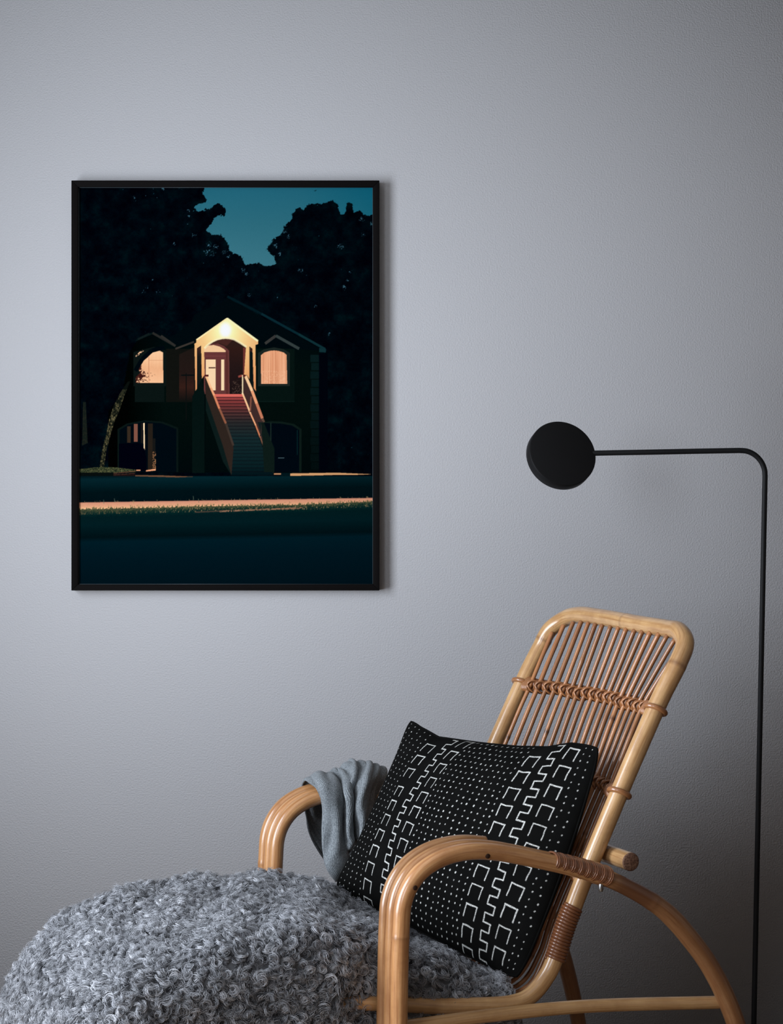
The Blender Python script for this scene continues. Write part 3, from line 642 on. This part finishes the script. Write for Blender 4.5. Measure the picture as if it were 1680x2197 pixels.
# ------------------------------------------------------------ patterned cushion
def un(px, py, a):
    """where the sight line through a photo point meets the chair's upright plane at distance a across"""
    d = np.array([(px - 840) / FPX, 1.0, -(py - 1098.5) / FPX]); c0 = np.array([0, -CAM_D, CAM_H]); n3 = np.array([*CH_A, 0.0])
    t = ((W(0, a, 0) - c0) @ n3) / (d @ n3); return c0 + d * t
cTL, cTR, cBL, cBR = un(880, 1540, -0.205), un(1290, 1600, 0.205), un(716, 1902, -0.215), un(1112, 2105, 0.205)
CW, CHH = 0.46, 0.37
def cushion_surface(u, v, side=1):
    """u across, v down, 0..1"""
    u = np.asarray(u)[..., None]; v = np.asarray(v)[..., None]
    pu = u; pv = v
    # edges drawn in between the corners
    x_, y_ = 2 * u - 1, 2 * v - 1; rc = 1 - 0.030 * (x_ ** 10) * (y_ ** 10)
    u0, v0 = u, v; u = 0.5 + 0.5 * x_ * rc; v = 0.5 + 0.5 * y_ * rc
    ins_u = np.where(u < 0.5, 0.030, -0.022) * (1 - 2 * u) * (4 * v * (1 - v)); ins_v = np.interp(u, [0, .08, .2, .4, .62, .76, .86, 1], [0, .042, .082, .074, .062, .044, .010, 0]) * (1 - v) ** 1.7
    pu = u + ins_u; pv = v + ins_v
    u, v = u0, v0
    P = (cTL * (1 - pu) + cTR * pu) * (1 - pv) + (cBL * (1 - pu) + cBR * pu) * pv
    N = np.cross(cBL - cTL, cTR - cTL); N /= np.linalg.norm(N)
    if N @ np.array([*CH_F, 0]) < 0: N = -N
    eu = 4 * u * (1 - u); ev = 4 * v * (1 - v)
    h = (np.clip(eu, 0, 1) ** 0.62) * (np.clip(ev, 0, 1) ** 0.62)
    wr = 0.0022 * np.sin(9 * u + 7 * v + 1) * eu + 0.0016 * np.sin(23 * u - 11 * v) * ev * eu
    # a soft fold running in from the top edge, and creases at the corners
    du = (u - 0.22 - 0.25 * v); fold = -0.010 * np.exp(-(du / 0.045) ** 2) * np.exp(-v / 0.16) * ev ** .3
    du2 = (u - 0.60 + 0.3 * v); fold += -0.006 * np.exp(-(du2 / 0.06) ** 2) * np.exp(-v / 0.12) * ev ** .3
    T_ = 0.062 if side > 0 else 0.075
    return P + N * (side * h * T_ + (wr + fold) * (1 if side > 0 else 0.4))
def cushion_pattern(nu, nv):
    """white marks on black cloth; returns coverage 0..1; metric coordinates CW x CHH"""
    cov = np.zeros((nv, nu), np.float32)
    xs = (np.arange(nu) + .5) / nu; ys = (np.arange(nv) + .5) / nv
    U, Vv = np.meshgrid(xs, ys); Xm = U * CW; Ym = Vv * CHH
    wob = np.random.default_rng(3)
    wx = (value_noise(nv, nu, 14, 91) - .5) * 0.0012; wy = (value_noise(nv, nu, 14, 92) - .5) * 0.0012
    Xw = Xm + wx; Yw = Ym + wy
    def seg(x0, y0, x1, y1, r):
        m = r + 0.002
        a = max(0, int((min(x0, x1) - m) / CW * nu)); b = min(nu, int((max(x0, x1) + m) / CW * nu) + 2); c = max(0, int((min(y0, y1) - m) / CHH * nv)); d = min(nv, int((max(y0, y1) + m) / CHH * nv) + 2)
        if a >= b or c >= d: return
        X = Xw[c:d, a:b]; Y = Yw[c:d, a:b]; dx, dy = x1 - x0, y1 - y0; L2 = dx * dx + dy * dy + 1e-12
        t = np.clip(((X - x0) * dx + (Y - y0) * dy) / L2, 0, 1); dist = np.hypot(X - x0 - t * dx, Y - y0 - t * dy)
        cov[c:d, a:b] = np.maximum(cov[c:d, a:b], np.clip((r - dist) / 0.0007 + 0.5, 0, 1))
    bands = PAT['bands']
    for bi, (b0, nl, me0, me1, nr) in enumerate(bands):
        pn, pm_ = PAT['n_step'], PAT['m_step']
        # columns of three-sided marks
        for cx, ph in ((nl, PAT['nl_phase'][bi]), (nr, PAT['nr_phase'][bi])):
            y = ph; k = 0
            while y < CHH - 0.004:
                r = 0.00085 * wob.uniform(.8, 1.15); w_ = PAT['n_w'] / 2; h_ = PAT['n_h']; sl = 0.0015
                seg(cx - w_, y + h_, cx - w_ + sl, y, r); seg(cx - w_ + sl, y, cx + w_ + sl, y + .001, r * 1.25); seg(cx + w_ + sl, y + .001, cx + w_, y + h_ + .001, r)
                y += pn * wob.uniform(.96, 1.04) + (0.011 if k == (2 if bi == 0 else 4) and cx == nl else 0); k += 1
        y = 0.004
        while y < CHH:
            r = 0.0010; a_, b_ = me0, me1; hh = pm_ / 2
            seg(a_, y, b_, y + .001, r * 1.2); seg(b_, y + .001, b_, y + hh, r); seg(b_, y + hh, a_, y + hh, r); seg(a_, y + hh, a_, y + pm_, r)
            y += pm_
    for x0, x1, step, faint in PAT['dots']:
        row = 0; y = 0.006
        while y < CHH:
            x = x0 + wob.normal() * 0.0006
            while x < x1:
                r = wob.uniform(.00062, .00108) * faint; xx = x + wob.normal() * .0008; yy = y + wob.normal() * .0008
                seg(xx - .0003, yy + .0006, xx + .0003, yy - .0006, r); x += step
            y += PAT['d_row']; row += 1
    return cov
PAT = dict(bands=[(0, 0.098, 0.1365, 0.1495, 0.175), (0, 0.350, 0.377, 0.391, 0.414)],
           n_step=0.0325, m_step=0.0278, nl_phase=(0.024, 0.026), nr_phase=(0.002, 0.010), n_w=0.0205, n_h=0.0205,
           dots=[(0.011, 0.080, 0.0165, 0.85), (0.196, 0.338, 0.0122, 1.1), (0.436, 0.458, 0.0125, 0.8)], d_row=0.0118)
cush = empty('cushion', tuple((cBL + cBR) / 2))
tag(cush, 'black cushion with white dots and hand-drawn linear marks, leaning on chair back', 'cushion')
m_cl = Mat('black_patterned_cloth', 0.95, 0.03); cv = m_cl.attr('marks'); weave = m_cl.noise(m_cl.coord('Object'), 700, 2, .6)
blk = m_cl.mix(m_cl.noise(m_cl.coord('Object'), 30, 3), (0.0030, 0.0030, 0.0028), (0.0062, 0.0061, 0.0058))
mk = m_cl.mix(m_cl.ramp(weave, [(0.38, (0.35, 0.35, 0.35)), (0.55, (1, 1, 1))]), blk, (0.66, 0.66, 0.62))
mfac = m_cl.n('ShaderNodeMath'); mfac.operation = 'MULTIPLY'; m_cl.l(cv, mfac.inputs[0]); mfac.inputs[1].default_value = 1.0
m_cl.color(m_cl.mix(mfac.outputs[0], blk, mk)); m_cl.bump(weave, 0.35, 0.0006)
m_cl.b.inputs['Sheen Weight'].default_value = 0.0
nu, nv = 700, 560
uu, vv = np.meshgrid(np.linspace(0, 1, nu), np.linspace(0, 1, nv))
# soften the parameter near the rim so the rounded edge is well sampled
me = np_mesh('cushion_front', cushion_surface(uu, vv, 1).reshape(-1, 3), grid_quads(nu, nv)); set_attr(me, 'marks', cushion_pattern(nu, nv).ravel())
link('front_panel', me, m_cl.m, cush)
uu, vv = np.meshgrid(np.linspace(0, 1, 120), np.linspace(0, 1, 100))
me = np_mesh('cushion_back', cushion_surface(uu, vv, -1).reshape(-1, 3), grid_quads(120, 100)[:, ::-1]); set_attr(me, 'marks', np.zeros(12000))
link('back_panel', me, m_cl.m, cush)
tt = np.linspace(0, 1, 60)
edge = np.vstack([cushion_surface(tt, 0 * tt), cushion_surface(0 * tt[1:] + 1, tt[1:]), cushion_surface(1 - tt[1:], 0 * tt[1:] + 1), cushion_surface(0 * tt[1:-1], 1 - tt[1:-1])])
MB().tube(edge, 0.0022, 8, closed=True).build('seam', m_cl.m, cush)

# ------------------------------------------------------------ sheepskin on the seat
m_pelt = Mat('sheepskin_pelt', 0.95, 0.05).base((0.20, 0.205, 0.215)).m
mh = Mat('curly_grey_wool', 0.65, 0.18); tone = mh.attr('tone')
mh.color(mh.ramp(tone, [(0.0, (0.075, 0.077, 0.082)), (0.35, (0.20, 0.205, 0.22)), (0.7, (0.40, 0.41, 0.435)), (1.0, (0.66, 0.67, 0.70))]))
mh.b.inputs['Sheen Weight'].default_value = 0.15
SKF = [-0.235, -0.18, -0.085, 0.03, 0.158, 0.274, 0.365, 0.417, 0.445, 0.455, 0.455]; SKZ = [0.397, 0.416, 0.454, 0.478, 0.484, 0.469, 0.437, 0.403, 0.358, 0.31, 0.25]
NFs, NAs = 150, 110
sarc = np.concatenate([[0], np.cumsum(np.hypot(np.diff(SKF), np.diff(SKZ)))]); LF = sarc[-1]
def skin_pt(p, q):
    """p 0..1 from the back to the hanging front, q -1..1 across"""
    s = np.asarray(p) * LF; f = np.interp(s, sarc, SKF); z = np.interp(s, sarc, SKZ)
    f2 = np.interp(s + .03, sarc, SKF); f1 = np.interp(s - .03, sarc, SKF); z2 = np.interp(s + .03, sarc, SKZ); z1_ = np.interp(s - .03, sarc, SKZ)
    f = (f + f1 + f2) / 3; z = (z + z1_ + z2) / 3
    out = np.clip((f - 0.02) / 0.06, 0, 1)                      # wider in front of the arm posts
    wtop = 0.228 + 0.022 * out; q = np.asarray(q); aq = np.abs(q) * 0.42
    # flat across, then rolls over the edge and hangs
    r = 0.05; flat = wtop - r
    a = np.where(aq < flat, aq, flat + r * np.sin(np.clip((aq - flat) / r, 0, pi / 2)))
    drop = np.where(aq < flat, 0, r * (1 - np.cos(np.clip((aq - flat) / r, 0, pi / 2)))) + np.clip(aq - flat - r * pi / 2, 0, 1)
    lump = 0.006 * np.sin(f * 31 + q * 4) * np.cos(q * 7 + f * 9) + 0.004 * np.sin(f * 57 - q * 11)
    A = np.sign(q) * a
    lump = lump - 0.036 / (1 + np.exp((f + 0.035) / 0.018)) / (1 + np.exp(-(A + 0.10) / 0.03))      # pressed down under the cushion
    Z = z - drop + lump
    XY = CH_C[None] + CH_F[None] * np.ravel(f)[:, None] + CH_A[None] * np.ravel(A)[:, None]
    return np.concatenate([XY, np.ravel(Z)[:, None]], 1)
P_, Q_ = np.meshgrid(np.linspace(0, 1, NFs), np.linspace(-1, 1, NAs))
SV = skin_pt(P_.ravel(), Q_.ravel()); SQ = grid_quads(NFs, NAs)
me = np_mesh('sheepskin', SV, SQ); skin = link('sheepskin', me, m_pelt)
sm_ = skin.modifiers.new('thick', 'SOLIDIFY'); sm_.thickness = 0.006; sm_.offset = -1
tag(skin, 'curly grey sheepskin spread over the rattan chair seat', 'sheepskin')
# check facing
def make_wool(nclump, seed):
    r = np.random.default_rng(seed)
    # the far side and the far back are only seen edge-on; roots cover the whole skin evenly
    # one lock per jittered cell, so no part of the hide stays bare
    wp, wq = LF, 0.84; nq = int(round(math.sqrt(nclump * wq / wp))); npp = nclump // nq; nclump = nq * npp
    gp, gq = np.meshgrid(np.arange(npp), np.arange(nq)); p = 0.01 + 0.985 * ((gp.ravel() + r.random(nclump)) / npp); q = -0.98 + 1.96 * ((gq.ravel() + r.random(nclump)) / nq)
    e = 0.004
    R0 = skin_pt(p, q); Rp = skin_pt(p + e, q) - R0; Rq = skin_pt(p, q + e) - R0
    N = np.cross(Rp, Rq); N /= np.linalg.norm(N, axis=1)[:, None] + 1e-9
    N *= np.where(N[:, 2:] < 0, -1, 1) if False else 1
    ctr = np.array([*(CH_C + CH_F * 0.1), 0.30]); N *= np.sign(((R0 - ctr) * N).sum(1))[:, None]
    t1 = Rp / (np.linalg.norm(Rp, axis=1)[:, None] + 1e-9); t2 = np.cross(N, t1)
    ang = value_ang(R0, seed) + r.normal(0, 0.9, nclump)
    tang = np.cos(ang)[:, None] * t1 + np.sin(ang)[:, None] * t2; bit = np.cross(N, tang)
    K, M = 15, 13
    L = r.uniform(0.006, 0.015, nclump); Rr = r.uniform(0.0032, 0.0068, nclump); turn = r.uniform(1.1, 2.1, nclump) * 2 * pi * r.choice([-1, 1], nclump)
    ph0 = r.uniform(0, 2 * pi, nclump); lean = r.uniform(0.2, 1.1, nclump); tn = np.clip(r.normal(0.56, 0.17, nclump), 0.02, 1)
    t = np.linspace(0, 1, M)[None, None, :, None]
    # axis of the curl leans along the skin; strands of one lock share it
    ax = (N * np.cos(lean)[:, None] + tang * np.sin(lean)[:, None])[:, None, None, :]
    e1_ = bit[:, None, None, :]; e2_ = np.cross(ax, e1_)
    jit = r.normal(0, 0.0015, (nclump, K, 1, 3)); jp = r.normal(0, 0.20, (nclump, K, 1, 1)); jr_ = 1 + r.normal(0, 0.18, (nclump, K, 1, 1))
    phs = ph0[:, None, None, None] + jp + turn[:, None, None, None] * t
    grow = np.minimum(1, t * 2.2)
    C = R0[:, None, None, :] + N[:, None, None, :] * 0.002 + jit + ax * (L[:, None, None, None] * t * (1 + jp * .3)) + Rr[:, None, None, None] * jr_ * grow * (np.cos(phs) * e1_ + np.sin(phs) * e2_)
    C = C.reshape(nclump * K, M, 3); NSt = nclump * K
    T = np.gradient(C, axis=1); T /= np.linalg.norm(T, axis=2)[..., None] + 1e-12
    ref = np.array([0.31, 0.22, 0.92]); n1 = np.cross(T, ref); n1 /= np.linalg.norm(n1, axis=2)[..., None] + 1e-12; n2 = np.cross(T, n1)
    rad = 0.00034 * np.interp(np.linspace(0, 1, M), [0, .7, 1], [1, 1, .35])[None, :, None]
    th3 = np.arange(3) * 2 * pi / 3
    V = np.stack([C + rad * (math.cos(a) * n1 + math.sin(a) * n2) for a in th3], 2)      # strand, point, 3, xyz
    base = (np.arange(NSt) * M * 3)[:, None, None]; i = np.arange(M - 1)[None, :, None] * 3; k = np.arange(3)[None, None, :]; k1 = (k + 1) % 3
    Q = np.stack([base + i + k, base + i + k1, base + i + 3 + k1, base + i + 3 + k], -1).reshape(-1, 4)
    tone_ = np.repeat((tn[:, None] + r.normal(0, 0.08, (nclump, K))).ravel(), M * 3) + np.tile(np.repeat(np.linspace(-0.12, 0.14, M), 3), NSt)
    return V.reshape(-1, 3), Q, np.clip(tone_, 0, 1)
def value_ang(P, seed):
    return 2.2 * np.sin(P[:, 0] * 23 + 1) + 2.0 * np.cos(P[:, 1] * 19 + P[:, 0] * 11) + seed
Vw, Qw, tw = make_wool(8600, 4)
me = np_mesh('wool', Vw, Qw); set_attr(me, 'tone', tw)
wool = link('wool_curls', me, mh.m, skin); wool['kind'] = 'stuff'

# ------------------------------------------------------------ knitted sweater over the far arm
def zz(L, ox=540, oy=1620, s=5.25): return [(ox + x / s, oy + y / s) for x, y in L]
A0 = -HALF - 0.012          # middle of the far arm, across
guides = [   # photo points down the front of the cloth, and how far each stands proud of the arm
    (zz([(655, 325), (720, 380), (765, 470), (800, 600), (812, 760), (805, 900), (800, 1010), (815, 1120), (830, 1250), (905, 1350), (950, 1400)]), 0.014),
    (zz([(700, 268), (775, 350), (830, 470), (862, 600), (880, 760), (905, 900), (900, 1010), (870, 1120), (850, 1230), (900, 1330), (960, 1400)]), 0.026),
    (zz([(800, 228), (880, 320), (930, 450), (955, 600), (965, 760), (975, 900), (980, 1010), (975, 1120), (960, 1240), (965, 1330), (985, 1392)]), 0.033),
    (zz([(890, 228), (960, 330), (1000, 450), (1022, 600), (1028, 760), (1035, 900), (1045, 1010), (1055, 1120), (1055, 1220), (1030, 1320), (1010, 1380)]), 0.022),
    (zz([(945, 240), (995, 350), (1032, 470), (1045, 600), (1040, 760), (1045, 880), (1058, 980), (1072, 1050), (1076, 1120), (1068, 1180), (1060, 1230)]), -0.004),
    (zz([(985, 180), (1020, 330), (1045, 460), (1052, 600), (1046, 740), (1048, 860), (1060, 950), (1080, 1010), (1092, 1050), (1092, 1080), (1085, 1100)]), 0.012),
    (zz([(1060, 190), (1080, 330), (1085, 460), (1085, 600), (1082, 740), (1085, 850), (1095, 930), (1110, 980), (1118, 1010), (1118, 1030), (1112, 1045)]), 0.036),
    (zz([(1150, 112), (1150, 250), (1130, 420), (1120, 600), (1118, 740), (1125, 850), (1135, 910), (1140, 950), (1142, 970), (1140, 985), (1136, 995)]), 0.030),
    (zz([(1190, 100), (1180, 260), (1158, 430), (1148, 600), (1150, 740), (1158, 830), (1165, 880), (1170, 910), (1172, 925), (1172, 935), (1170, 940)]), 0.000),
    (zz([(1225, 150), (1200, 280), (1180, 430), (1175, 580), (1190, 700), (1205, 790), (1212, 850), (1215, 890), (1215, 915), (1212, 930), (1205, 938)]), 0.026),
    (zz([(1310, 100), (1290, 250), (1250, 400), (1235, 540), (1240, 660), (1248, 760), (1250, 830), (1250, 880), (1245, 910), (1238, 930), (1228, 938)]), 0.046),
    (zz([(1400, 140), (1375, 250), (1320, 360), (1300, 500), (1290, 640), (1288, 740), (1282, 820), (1272, 870), (1262, 900), (1250, 920), (1238, 930)]), 0.030),
    (zz([(1440, 165), (1425, 260), (1370, 400), (1350, 520), (1335, 640), (1320, 740), (1300, 820), (1285, 870), (1270, 900), (1256, 918), (1242, 928)]), 0.004),
    (zz([(1500, 190), (1480, 280), (1430, 400), (1400, 520), (1370, 640), (1345, 740), (1320, 820), (1300, 870), (1280, 900), (1262, 918), (1248, 928)]), -0.012)]
rows = []
NG = 11
prof_t = np.array([0.25, 0.75, 1, 1, 1, 1, 1.0, 1.0, 1.05, 1.0, 0.7])
for g, dp in guides:
    front = []
    for i, (x, y) in enumerate(g):
        aa = A0 + (0.004 if i == 0 else 0.022) + dp * prof_t[i]
        front.append(un(x, y, aa))
    # over the arm and down behind it
    tp = front[0]; a3 = np.array([*CH_A, 0.0]); f3 = np.array([*CH_F, 0.0])
    k = len(rows) / (len(guides) - 1)
    back_ = [tp - a3 * 0.020 + np.array([0, 0, 0.0015]), tp - a3 * 0.040 - np.array([0, 0, 0.010]), tp - a3 * 0.048 - np.array([0, 0, 0.050]) - f3 * 0.006, tp - a3 * (0.046 + 0.01 * math.sin(k * 11)) - np.array([0, 0, 0.105]) - f3 * 0.022 * (1 - k),
             tp - a3 * (0.042 + 0.01 * math.sin(k * 11)) - np.array([0, 0, 0.155]) - f3 * 0.050 * (1 - k)]
    # the hem turns under
    hem = [front[-1] - a3 * 0.010 - np.array([0, 0, 0.002]), front[-1] - a3 * 0.018 + np.array([0, 0, 0.006])]
    rows.append(catmull(np.array(back_[::-1] + front + hem), 96))
rows = np.array(rows)                                        # guide, along, xyz
fine_ = np.array([catmull(rows[:, i], 110) for i in range(rows.shape[1])])    # along, across, xyz
nA, nB = fine_.shape[:2]
ss_, tt_ = np.meshgrid(np.linspace(0, 1, nB), np.linspace(0, 1, nA))
dn = np.cross(np.gradient(fine_, axis=1), np.gradient(fine_, axis=0)); dn /= np.linalg.norm(dn, axis=2)[..., None] + 1e-9
fine_ += dn * ((0.0026 * np.sin(tt_ * 19 + 7 * np.sin(ss_ * 8)) * np.sin(ss_ * 23 + 3 * tt_ + 2) + 0.0016 * np.sin(ss_ * 55 + 9 * tt_ + 2 * np.sin(tt_ * 14)) * np.sin(tt_ * pi))[..., None])
me = np_mesh('sweater', fine_.reshape(-1, 3), grid_quads(nB, nA)); set_uv(me, np.stack([ss_.ravel() * 0.30, tt_.ravel() * 0.42], 1))
mk_ = Mat('grey_knit', 0.9, 0.1); tc = mk_.n('ShaderNodeTexCoord')
wv = mk_.n('ShaderNodeTexWave'); wv.wave_type = 'BANDS'; wv.bands_direction = 'X'; wv.inputs['Scale'].default_value = 150; wv.inputs['Distortion'].default_value = 1.2; wv.inputs['Detail'].default_value = 2; mk_.l(tc.outputs['UV'], wv.inputs['Vector'])
wv2 = mk_.n('ShaderNodeTexWave'); wv2.wave_type = 'BANDS'; wv2.bands_direction = 'Y'; wv2.inputs['Scale'].default_value = 140; wv2.inputs['Distortion'].default_value = 2.0; mk_.l(tc.outputs['UV'], wv2.inputs['Vector'])
hgt = mk_.mix(0.3, wv.outputs['Color'], wv2.outputs['Color'])
nz = mk_.noise(mk_.coord('Object'), 420, 3, .7)
kc = mk_.mix(mk_.ramp(nz, [(0.35, (0, 0, 0)), (0.65, (1, 1, 1))]), (0.14, 0.155, 0.165), (0.33, 0.36, 0.375))
mk_.color(mk_.mix(mk_.ramp(hgt, [(0.15, (0.75, 0.75, 0.75)), (0.5, (0, 0, 0))]), kc, (0.085, 0.095, 0.105))); mk_.bump(mk_.mix(0.35, hgt, nz), 0.6, 0.0013)
mk_.b.inputs['Sheen Weight'].default_value = 0.15
sw = link('knitted_sweater', me, mk_.m)
so = sw.modifiers.new('thick', 'SOLIDIFY'); so.thickness = 0.003; so.offset = -1
tag(sw, 'grey knitted sweater bunched in folds over the far arm of rattan chair', 'sweater')
